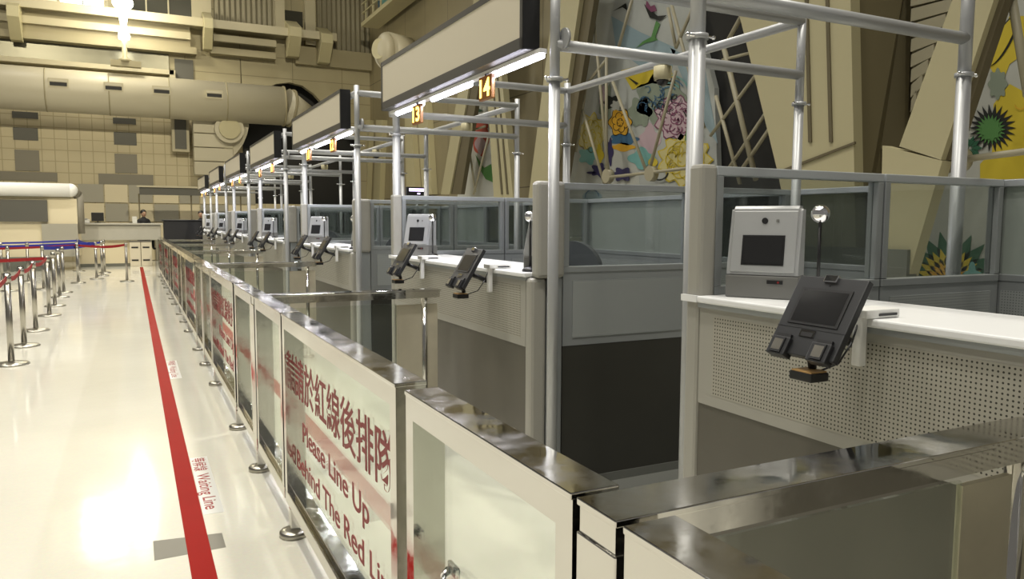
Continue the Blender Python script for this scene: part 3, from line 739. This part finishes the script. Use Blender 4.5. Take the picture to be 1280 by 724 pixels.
# ------------------------------------------------------------------ floor markings
b = MB(); b.box(.172, .270, -1, 27.4, .0008, .0016, RED); tag(b.build('red_queue_line'), 'long straight red line taped on the cream floor', 'floor line')
b = MB(); b.prism([(.035, 3.84, .0002), (.335, 3.80, .0002), (.335, 3.62, .0002), (.035, 3.61, .0002)][::-1], (0, 0, .0005), TAPE)
tag(b.build('grey_tape_patch'), 'grey tape patch crossing under the red line in the foreground', 'tape')
for y, lb in ((5.10, 'white label reading Waiting Line beside red line, near the camera'), (8.85, 'white label beside red line, the farther one')):
    t = empty('floor_label', (0, 0, 0), lb, 'label', 'Waiting Line floor labels')
    b = MB(); b.box(.275, .375, y-1.02, y+.02, .0003, .0009, PAPER); b.build('label_sheet', t)
    text_mesh('lettering', '等候線', .085, REDT, t, M_floor(.288, y, .0011), width=.27, ext=.0001, bold=.001)
    text_mesh('lettering', 'Waiting Line', .095, REDT, t, M_floor(.290, y-.33, .0011), width=.62, ext=.0001, bold=.001)

# ------------------------------------------------------------------ inspection booths
XC = 1.907
def wall_panel(root, a, c, axis, at, th, glassm, perf=True, dark=DARKG, names=('',), lowz=.82):
    """one partition bay: glass above, perforated band, dark lower sheet, kick; spans a..c along axis"""
    def bx(mb, u0, u1, d0, d1, z0, z1, mt, bev=0):
        if axis == 'x': mb.box(u0, u1, at+d0, at+d1, z0, z1, mt, bev=bev)
        else: mb.box(at+d0, at+d1, u0, u1, z0, z1, mt, bev=bev)
    h = th/2; z0, z1 = 1.225, 1.715
    b = MB()
    bx(b, a, c, -h, h, z1-.035, z1, ALULT, .004); bx(b, a, c, -h, h, z0, z0+.035, ALU, .004)
    bx(b, a, a+.035, -h, h, z0+.035, z1-.035, ALU, .004); bx(b, c-.035, c, -h, h, z0+.035, z1-.035, ALU, .004); b.build('window_frame', root)
    b = MB(); bx(b, a+.035, c-.035, -.003, .003, z0+.035, z1-.035, glassm); b.build('glass_pane', root)
    b = MB(); bx(b, a, c, -h+.004, h-.004, lowz, z0, ALU); bx(b, a+.06, c-.06, -h, h, lowz+.045, z0-.045, PERFA); b.build('perforated_panel', root)
    b = MB(); bx(b, a, c, -h+.006, h-.006, .06, lowz, dark); b.build('lower_panel', root)
    b = MB(); bx(b, a, c, -h+.002, h-.002, 0, .06, KICK); b.build('kick_plate', root)

def counter():
    t = empty('service_counter', (0, 0, 0), 'x', 'counter', 'inspection counters along the fence')
    y0, y1 = 3.66, 5.984
    b = MB(); b.box(XC, XC+.045, y0, y1, .82, 1.185, BEIGEP); b.box(XC-.001, XC+.01, y0+.06, y1-.075, .862, 1.158, PERF); b.build('perforated_panel', t)
    b = MB(); b.box(XC+.004, XC+.045, y0, y1, .06, .82, DARKP); b.build('lower_panel', t)
    b = MB(); b.box(XC+.01, XC+.045, y0, y1, 0, .06, KICK); b.build('kick_plate', t)
    b = MB(); b.box(XC-.02, XC+.46, y0-.02, y1, 1.203, 1.228, WHITET, bev=.006); b.box(XC-.02, XC-.008, y1, y1+.09, 1.203, 1.228, WHITET); b.build('counter_top', t)
    b = MB(); b.box(XC-.012, XC+.05, y0-.01, y1, 1.185, 1.203, ALU); b.build('edge_trim', t)
    b = MB(); b.box(XC-.006, XC+.09, y0-.075, y0, 0, 1.2, BEIGEP, bev=.02); b.build('end_post', t)
    b = MB(); b.box(XC+.05, XC+.45, y0+.02, y0+.04, .0, 1.2, BEIGEP); b.build('side_support', t)
    return t
def near_wall():
    t = empty('glass_partition', (0, 0, 0), 'x', 'partition', 'near side partitions of the booths')
    b = MB(); b.box(XC+.02, XC+.19, 3.56, 3.64, 1.2, 1.72, BEIGEP, bev=.02); b.box(XC+.095, XC+.19, 3.585, 3.635, 0, 1.2, ALU, bev=.01); b.build('corner_post', t)
    wall_panel(t, 2.10, 2.975, 'x', 3.61, .055, GLASSB); wall_panel(t, 2.985, 3.76, 'x', 3.61, .055, GLASSB); return t
def far_wall():
    t = empty('glass_partition', (0, 0, 0), 'x', 'partition', 'far side partitions of the booths')
    b = MB(); b.box(XC-.006, XC+.072, 5.986, 6.062, 0, 1.72, BEIGEP, bev=.015); b.build('corner_post', t)
    wall_panel(t, 1.98, 2.91, 'x', 6.02, .055, GLASSB); wall_panel(t, 2.92, 3.76, 'x', 6.02, .055, GLASSB); return t
def back_wall():
    t = empty('frosted_partition', (0, 0, 0), 'x', 'partition', 'rear partitions of the booths')
    wall_panel(t, 2.95, 3.57, 'y', 3.80, .055, SMOKE); wall_panel(t, 3.60, 4.55, 'y', 3.80, .055, SMOKE); wall_panel(t, 4.56, 6.05, 'y', 3.80, .055, FROST)
    return t
for fn, what in ((counter, 'white topped grey service counter with perforated front'), (near_wall, 'near side glass partition '),
                 (far_wall, 'far side glass partition '), (back_wall, 'rear partition with frosted pane ')):
    src = fn()
    for k in KS:
        if fn is near_wall and k == -1: continue
        first = (k == 0)
        o = src if first else copy_tree(src)
        o.location = (0, P*k, 0)
        o['label'] = what.strip()+' '+WHERE[k]

# ---- kiosks
def kiosk():
    t = empty('photo_kiosk', (0, 0, 0), 'x', 'camera kiosk', 'face camera kiosks on the counters')
    w = .13
    b = MB(); b.box(-w, w, -.055, .06, 0, .085, SILVERD, bev=.006); b.build('base', t)
    prof = [(-.055, .086), (-.05, .12), (-.012, .325), (.0, .335), (.05, .335), (.06, .325), (.06, .086)]
    b = MB(); b.prism([(-w+.004, y, z) for y, z in prof], (2*w-.008, 0, 0), SILVER)
    bmesh.ops.bevel(b.bm, geom=[e for e in b.bm.edges if abs(e.verts[0].co.x-e.verts[1].co.x) < 1e-5 and max(v.co.z for v in e.verts) > .2], offset=.012, segments=3, affect='EDGES')
    b.build('housing', t)
    tilt = math.atan2(.038, .205)
    Mf = Matrix.Translation((0, -.0515, .105)) @ Matrix.Rotation(-tilt, 4, 'X')
    b = MB(); b.box(-w+.016, w-.016, -.006, .002, -.01, .215, SILVER, Mf, bev=.003); b.build('face_plate', t)
    b = MB(); b.box(-.075, .075, -.008, -.004, .015, .125, BLACK, Mf); b.box(-.070, .070, -.0095, -.007, .02, .12, SCREEN, Mf); b.build('screen', t)
    b = MB(); b.tube(Mf @ Vector((0, -.009, .178)), Mf @ Vector((0, -.003, .178)), .011, BLACK, 20); b.build('camera_lens', t)
    b = MB(); b.box(.040, .050, -.008, -.004, .173, .183, SILVERD, Mf); b.build('sensor_window', t)
    b = MB(); b.box(.02, .075, -.058, -.054, .055, .068, BLACK); b.tube((.06, -.06, .0615), (.06, -.055, .0615), .004, REDT, 8); b.build('status_strip', t)
    return t
K0 = kiosk()
def camwand():
    t = empty('webcam_stand', (0, 0, 0), 'x', 'webcam', 'chrome ball webcams on black stems')
    b = MB(); b.lathe((0, 0, 0), [(.045, 0), (.045, .01), (.03, .024), (.012, .03)], BLACK, 22); b.build('base', t)
    b = MB(); b.tube((0, 0, .02), (0, 0, .28), .006, BLACK, 10); b.build('stem', t)
    b = MB(); b.ball((0, 0, .305), .031, CHROME, 22); b.build('ball_head', t)
    b = MB(); b.tube((.012, .012, .305), (.03, .03, .305), .030, BLACK, 18, r2=.018); b.build('rear_shell', t)
    return t
W0 = camwand()
def reader():
    t = empty('fingerprint_reader', (0, 0, 0), 'x', 'fingerprint reader', 'tilted fingerprint readers on the counters')
    # local frame: u along -Y (to the right for the user), v up the slope, n outwards
    a = math.atan2(.215, .13); S = .252
    # columns: u, v, n
    M = Matrix(((0, math.cos(a), -math.sin(a), 1.66), (-1, 0, 0, 0), (0, math.sin(a), math.cos(a), 1.131), (0, 0, 0, 1)))
    w = .119
    b = MB(); b.box(-w, w, 0, S, -.022, 0, CHARC, M, bev=.003); b.build('body', t)
    b = MB(); b.box(-.088, .088, .095, .212, 0, .003, BLACK, M); b.box(-.078, .078, .103, .204, .003, .0038, SCREEN, M); b.build('screen', t)
    for s in (-1, 1):
        b = MB(); b.box(s*.072-.033, s*.072+.033, -.012, .045, -.02, .014, CHARC, M, bev=.003); b.box(s*.072-.020, s*.072+.020, -.006, .040, .014, .018, CHARC, M); b.box(s*.072-.016, s*.072+.016, 0, .034, .0181, .0185, STEELB, M); b.box(s*.072-.026, s*.072+.026, .045, .056, 0, .008, BLACK, M)
        b.build('finger_pad', t)
    b = MB(); b.box(-.022, .022, .232, .256, -.005, .010, CHROME, M, bev=.003); b.build('hood_lamp', t)
    b = MB(); b.box(-.026, .026, .058, .080, 0, .003, CHROME, M); b.box(-.020, .020, .060, .072, .003, .0035, BLACK, M); b.build('guide_light', t)
    b = MB(); b.box(-w, w, .083, .0845, 0, .001, BLACK, M); b.tube(M @ Vector((0, .225, 0)), M @ Vector((0, .225, .002)), .003, BLACK, 8); b.build('panel_seam', t)
    b = MB(); b.tube((1.70, 0, 1.16), (1.72, 0, 1.09), .012, CHARC, 10); b.box(1.66, 1.73, -.05, .03, 1.06, 1.085, BLACK, bev=.004); b.box(1.665, 1.725, -.045, .025, 1.085, 1.089, BRASS); b.build('lower_sensor', t)
    b = MB(); b.tube((1.76, .0, 1.20), (1.88, 0, 1.15), .014, BLACK, 10); b.ball((1.76, 0, 1.21), .022, BLACK, 12); b.tube((1.76, 0, 1.21), (1.765, 0, 1.25), .012, BLACK, 10); b.build('support_arm', t)
    b = MB(); b.box(1.858, 1.884, -.045, -.015, 1.09, 1.25, WHITEP, bev=.003); b.box(1.858, 2.0, -.06, .03, 1.229, 1.255, WHITEP, bev=.003); b.box(1.91, 1.985, -.063, -.059, 1.236, 1.243, CHARC); b.build('clamp_bracket', t)
    b = MB(); b.path([(1.73, -.0, 1.075), (1.80, -.02, 1.10), (1.84, -.03, 1.16), (1.86, -.03, 1.21)], .003, CHARC, 8); b.build('cable', t)
    return t
R0 = reader()
first = {'k': True, 'w': True, 'r': True}
def place(src, key, loc, rz, label, sx=1):
    o = src if first[key] else copy_tree(src); first[key] = False
    o.location = loc; o.rotation_euler = (0, 0, rz); o['label'] = label; return o
LN = {-1: None, 0: ('13', '14'), 1: ('11', '12'), 2: ('9', '10'), 3: ('7', '8'), 4: ('5', '6'), 5: ('3', '4')}
for k in KS:
    w = WHERE[k]
    # far seat of each counter
    place(K0, 'k', (2.075, 5.83+P*k, 1.228), math.radians(-58), 'silver face camera kiosk at the counter far end, '+w)
    place(W0, 'w', (2.10, 5.61+P*k, 1.228), 0, 'chrome ball webcam beside the far kiosk, '+w)
    place(R0, 'r', (0, 5.25+P*k+(.03 if k == -1 else 0), 0), 0, 'tilted dark fingerprint reader on the counter far half, '+w)
    if k >= 0:
        place(K0, 'k', (2.06, 3.84+P*k, 1.228), math.radians(238), 'silver kiosk seen edge-on at the counter near end, '+w)
        place(W0, 'w', (1.965, 3.72+P*k, 1.228), 0, 'chrome ball webcam beside the near kiosk, '+w)
        place(R0, 'r', (0, 4.08+P*k, 0), 0, 'tilted dark fingerprint reader on the counter near half, '+w)

# ---- office chairs inside the booths
def chair():
    t = empty('office_chair', (0, 0, 0), 'x', 'chair', 'office chairs in the booths')
    b = MB(); b.box(-.24, .24, -.24, .24, .45, .52, CHAIRF, bev=.03); b.build('seat', t)
    b = MB()
    pts = []
    for i in range(17):
        th = PI*i/16; pts.append((-.26*math.cos(th), .24+.03, 1.12+.24*math.sin(th)))
    b.prism([(.25, .27, .62), (-.25, .27, .62)]+pts, (0, .05, 0), CHAIRF); b.build('backrest', t)
    b = MB(); b.tube((0, 0, .12), (0, 0, .46), .03, BLACK, 12); b.box(-.03, .03, .1, .33, .44, .47, BLACK); b.box(-.03, .03, .3, .33, .44, .8, BLACK); b.build('column', t)
    for s in (-1, 1):
        b = MB(); b.path([(s*.26, .1, .5), (s*.29, .1, .70), (s*.29, -.15, .70)], .016, BLACK); b.build('armrest', t)
    b = MB()
    for i in range(5):
        a = 2*PI*i/5; b.tube((0, 0, .12), (.28*math.cos(a), .28*math.sin(a), .07), .022, BLACK, 10, r2=.015); b.ball((.28*math.cos(a), .28*math.sin(a), .03), .03, BLACK, 10)
    b.build('wheel_base', t); return t
C0 = chair()
for i, (x, y, r, lb) in enumerate(((3.3, 5.15, 2.0, 'dark grey office chair with rounded back inside the booth of lanes 13 and 14'),
                                   (2.72, 4.5, 1.2, 'dark office chair partly hidden by the tall pole in the 13 and 14 booth'),
                                   (3.0, 8.5, 2.2, 'dark office chair inside the booth behind the 11 and 12 signs'),
                                   (3.0, 12.2, 2.2, 'dark office chair inside the third booth down the row'))):
    o = C0 if i == 0 else copy_tree(C0)
    o.location = (x, y, 0); o.rotation_euler = (0, 0, r); o['label'] = lb

# ------------------------------------------------------------------ pipe frames, signs, lights, cameras
XP, XQ = 1.924, 3.61; YN, YF = 3.39, 6.01; ZH, ZL = 2.70, 2.385
def pipe_frame():
    t = empty('pipe_frame', (0, 0, 0), 'x', 'pipe frame', 'silver pipe frames above the booths')
    for x, y in ((XP, YN), (XP+.055, YF+.115), (XQ, YN), (XQ, YF+.115)):
        r_ = .028 if y == YN else .033
        b = MB(); b.tube((x, y, 0), (x, y, 2.22), r_, PIPE, 20); b.tube((x, y, 2.22), (x, y, 2.77), r_-.003, PIPE, 20); b.build('upright_pole', t)
        b = MB(); b.tube((x, y, 2.205), (x, y, 2.225), .042, PIPE, 20); b.tube((x-.06, y-.02, 2.215), (x+.06, y-.02, 2.215), .006, CHROME, 8)
        for s in (-1, 1): b.ball((x+s*.062, y-.02, 2.215), .009, CHROME, 8)
        b.build('pole_clamp', t)
    for y in (YN, YF+.115):
        for z in (ZH, ZL):
            b = MB(); b.tube((XP, y, z), (XQ, y, z), .029, PIPE, 18); b.build('cross_beam', t)
    for x in (XP, XQ):
        b = MB(); b.tube((x, YN, ZH), (x, YF+.115, ZH), .029, PIPE, 18); b.build('long_beam', t)
    b = MB(); b.tube((XP+.03, YN-.03, ZL+.03), (XP+.045, YN-.03, ZL+.03), .05, PIPE, 18); b.build('joint_plate', t)
    return t
F0 = pipe_frame()
def sign_board():
    t = empty('overhead_sign', (0, 0, 0), 'x', 'sign', 'blank overhead light box signs')
    y0, y1 = 3.50, 5.935; x0, x1 = 1.80, 1.893
    b = MB(); b.box(x0+.008, x1, y0, y1, 2.375, 2.745, SIGNB); b.box(x0-.004, x0+.01, y0, y1, 2.375, 2.435, SIGNB); b.box(x0-.004, x0+.01, y0, y1, 2.712, 2.745, SIGNB); b.box(x0-.004, x0+.01, y0, y0+.03, 2.375, 2.745, SIGNB); b.box(x0-.004, x0+.01, y1-.03, y1, 2.375, 2.745, SIGNB); b.build('box', t)
    b = MB(); b.box(x0, x0+.02, y0+.03, y1-.03, 2.435, 2.715, SIGNF); b.build('face_panel', t)
    b = MB(); b.box(x0-.002, x1, y0-.006, y0+.0, 2.378, 2.742, BLACK); b.build('end_cap', t)
    return t
S0 = sign_board()
def tube_light():
    t = empty('tube_light', (0, 0, 0), 'x', 'light', 'tube lights beneath the signs')
    b = MB(); b.box(1.865, 1.905, 3.44, 5.93, 2.352, 2.374, WHITEP); b.build('batten', t)
    for a, c in ((3.45, 4.02), (4.16, 4.26), (4.36, 5.02), (5.22, 5.80)):
        if a == 4.16: continue
        b = MB(); b.tube((1.885, a, 2.34), (1.885, c, 2.34), .016, LED, 14); b.build('lit_tube', t)
    return t
T0 = tube_light()
def dome():
    t = empty('dome_camera', (XQ, 4.72, ZH-.03), 'x', 'security camera', 'dome cameras under the rear beams')
    b = MB(); b.lathe((0, 0, -.10), [(.062, 0), (.068, .03), (.068, .10)], CREAMC, 24); b.build('housing', t)
    b = MB(); b.ball((0, 0, -.10), .046, BLACK, 20); b.build('dome', t)
    return t
D0 = dome()
def number(k, txt, y, z0, z1, w):
    t = empty('number_sign', (1.86, y, z1), 'x', 'number sign', 'lit lane number signs')
    b = MB(); b.box(-.012, .012, -w/2, w/2, z0-z1, 0, NBOX, bev=.004); b.box(-.008, .008, -.01, .01, 0, 2.352-z1, BLACK); b.build('box', t)
    h = z1-z0
    if len(txt) == 1: ww = w*.36
    else: ww = w*.80
    text_mesh('digits', txt, h*1.05, DIGIT, t, M_faceX(-.0135, ww/2, -h*.86), width=ww, bold=.003, sy=1)
    t['label'] = 'small amber lit sign showing the number %s under the overhead sign' % txt
    return t
for k in KS:
    dy = P*k
    for src, what in ((F0, 'silver pipe frame standing '), (S0, 'blank cream overhead sign box '),
                      (T0, 'glowing white tube light under the sign '), (D0, 'small cream dome camera under the rear beam ')):
        if src in (S0, T0, D0) and k < 0: continue
        o = src if k == 0 else copy_tree(src)
        if src is D0: o.location = (XQ, 4.72+dy, ZH-.03)
        else: o.location = (0, dy, 0)
        o['label'] = what+WHERE[k]
for k in range(0, 6):
    a, c = LN[k]
    number(k, a, 5.26+P*k, 2.20, 2.335, .175); number(k, c, 4.07+P*k, 2.205, 2.34, .175)

# lit display
t = empty('lit_display', aty(521, 243, 11.0), 'small purple lit display board above the far glass partitions', 'display')
b = MB(); b.box(-.17, .17, -.03, .03, -.02, .11, BLACK, bev=.004); b.build('housing', t)
b = MB(); b.box(-.13, .10, -.034, -.029, .045, .085, PURP); b.box(.0, .04, -.034, -.029, .0, .02, PURP); b.build('screen', t)
b = MB(); b.tube((0, 0, 0-.02), (0, 0, -t.location.z), .02, PIPE, 10); b.build('stand', t)

# ------------------------------------------------------------------ queue stanchions
def stanchion():
    t = empty('belt_stanchion', (0, 0, 0), 'x', 'stanchion', 'steel belt stanchions')
    b = MB(); b.lathe((0, 0, 0), [(.165, 0), (.165, .012), (.15, .022), (.05, .034), (.034, .04)], STEELB, 30); b.build('base', t)
    b = MB(); b.tube((0, 0, .03), (0, 0, .86), .03, STEELB, 18); b.build('pole', t)
    b = MB(); b.tube((0, 0, .86), (0, 0, .95), .037, STEELB, 18); b.tube((0, 0, .95), (0, 0, .958), .03, CHARC, 18); b.build('belt_head', t)
    return t
ST0 = stanchion(); stan = []
SP = [(14.5,457),(30.5,434),(45,414.7),(62,396),(69,384),(75,373),(80,367),(98,355),(99,340),(121,350),(128,346),(131,342),(159,353),(55,363),(36,353),(12,365),(3,352)]
SL = ['nearest of the left row, red belt', 'second of the left row', 'third of the left row', 'fourth of the left row where the lower red belt turns', 'fifth of the left row', 'sixth of the left row', 'last of the left row',
      'standing alone mid floor beneath the blue belts', 'behind the lone mid floor one', 'at the right end of the blue belts', 'just right of the blue belt end', 'rearmost of the three at the blue belt end',
      'holding the right end of the long red belt', 'left rear, between the red belts', 'left rear, nearest the kiosk corner', 'left edge behind the nearest ones', 'far left edge, rear']
for i, (px, py) in enumerate(SP):
    p = atz(px, py-1, 0)
    o = ST0 if i == 0 else copy_tree(ST0)
    o.location = (p.x, p.y, 0); o['label'] = 'steel post stanchion, '+SL[i]; stan.append(o)
def belt(i, q, mt, z=.905, sag=.04, w=.05):
    """belt pulled from stanchion i to stanchion (or point) q"""
    a = stan[i].location.copy(); c = stan[q].location.copy() if isinstance(q, int) else Vector(q)
    n = 8; d = (c-a); L_ = d.length; u = d.normalized(); s = Vector((-u.y, u.x, 0))*.0015
    b = MB()
    pts = [u*(.035+(L_-.07)*j/n)+Vector((0, 0, z-sag*math.sin(PI*j/n))) for j in range(n+1)]
    for p, r in zip(pts, pts[1:]):
        v = [p+s, r+s, r-s, p-s]
        b.prism([Vector((x.x, x.y, x.z-w/2)) for x in v], (0, 0, w), mt)
    b.build('retractable_belt', stan[i])
belt(0, 1, REDB); belt(1, 2, REDB); belt(2, 3, REDB); belt(0, (-1.1, 7.0, 0), REDB)
belt(3, (-4.5, 13.2, 0), REDB)
belt(12, (-.9, 20.4, 0), REDB); belt(7, (-4.5, 19.5, 0), REDB); belt(7, 12, REDB)
belt(9, 13, BLUEB, w=.08); belt(9, 8, BLUEB, w=.08); belt(8, (-5, 24.5, 0), BLUEB); belt(10, (-5, 20.5, 0), BLUEB)

# ------------------------------------------------------------------ high-bay lamps (in the unseen ceiling) and light
def lamp_thing(x, y, s, e, col, label):
    t = empty('high_bay_lamp', (x, y, 13.0), label, 'lamp', 'high bay lamps under the ceiling')
    b = MB(); b.lathe((0, 0, 0), [(s, 0), (s*.9, .1), (.12, .5), (.12, .8)], CHARC, 24); b.tube((0, 0, .8), (0, 0, 1.48), .02, CHARC, 8); b.build('reflector', t)
    ld = bpy.data.lights.new('high_bay', 'AREA'); ld.spread = math.radians(112); ld.shape = 'DISK'; ld.size = s*2; ld.energy = e; ld.color = col
    lo = bpy.data.objects.new('bulb', ld); COL.objects.link(lo); lo.parent = t; lo.location = (0, 0, -.02); return t
WARM = (1, .95, .84)
n_ = 0
for yy in (0, 7, 14, 21, 28):
    for xx in (-5.5, -.8, 4.0):
        n_ += 1
        lamp_thing(xx, yy, .45, 90 if yy == 28 else 225, WARM, 'round high bay lamp hung from the hall ceiling')
# tube light illumination
for k in range(0, 6):
    ld = bpy.data.lights.new('tube_glow', 'AREA'); ld.shape = 'RECTANGLE'; ld.size = .03; ld.size_y = 2.3; ld.energy = 20; ld.color = (.90, .90, 1)
    lo = bpy.data.objects.new('tube_glow', ld); COL.objects.link(lo); lo.location = (1.885, 4.65+P*k, 2.32)
for i_, x_ in enumerate((-4.5, 3.5)):
    t = empty('wall_floodlight', (x_, 12, 11.2), 'floodlight aimed at the far tiled wall', 'lamp', 'floodlights aimed at the far wall')
    b = MB(); b.box(-.3, .3, -.2, .12, -.25, .25, CHARC, bev=.02); b.tube((0, -.05, .2), (0, -.05, 3.28), .03, CHARC, 8); b.build('housing', t)
    ld = bpy.data.lights.new('flood_beam', 'SPOT'); ld.energy = 4200; ld.color = (1, .90, .66); ld.spot_size = math.radians(62); ld.spot_blend = .6; ld.shadow_soft_size = .12
    lo = bpy.data.objects.new('bulb', ld); COL.objects.link(lo); lo.parent = t; lo.location = (0, .16, 0)
    lo.rotation_euler = (Vector((0, 20, -7.6))).to_track_quat('-Z', 'Y').to_euler()
ld = bpy.data.lights.new('flood', 'POINT'); ld.energy = 330; ld.color = (1, .9, .65); ld.shadow_soft_size = .25
lo = bpy.data.objects.new('flood_bulb', ld); COL.objects.link(lo); lo.location = (-.02, 29.7, 9.0)

w = bpy.data.worlds.new('World'); scene.world = w; w.use_nodes = True
bg = w.node_tree.nodes['Background']; bg.inputs[0].default_value = (1, .96, .88, 1); bg.inputs[1].default_value = .16

# ------------------------------------------------------------------ camera
cd = bpy.data.cameras.new('cam'); cd.sensor_width = 36; cd.lens = 36*F/1280; cd.clip_start = .02; cd.clip_end = 200
cam = bpy.data.objects.new('camera', cd); COL.objects.link(cam)
Rm = Matrix((AX, AY, AZ))
cam.matrix_world = Matrix.Translation((0, 0, H)) @ Rm.to_4x4()
scene.camera = cam
vs = scene.view_settings; vs.view_transform = 'Standard'; vs.look = 'None'; vs.gamma = 1; vs.use_curve_mapping = False; vs.exposure = 0
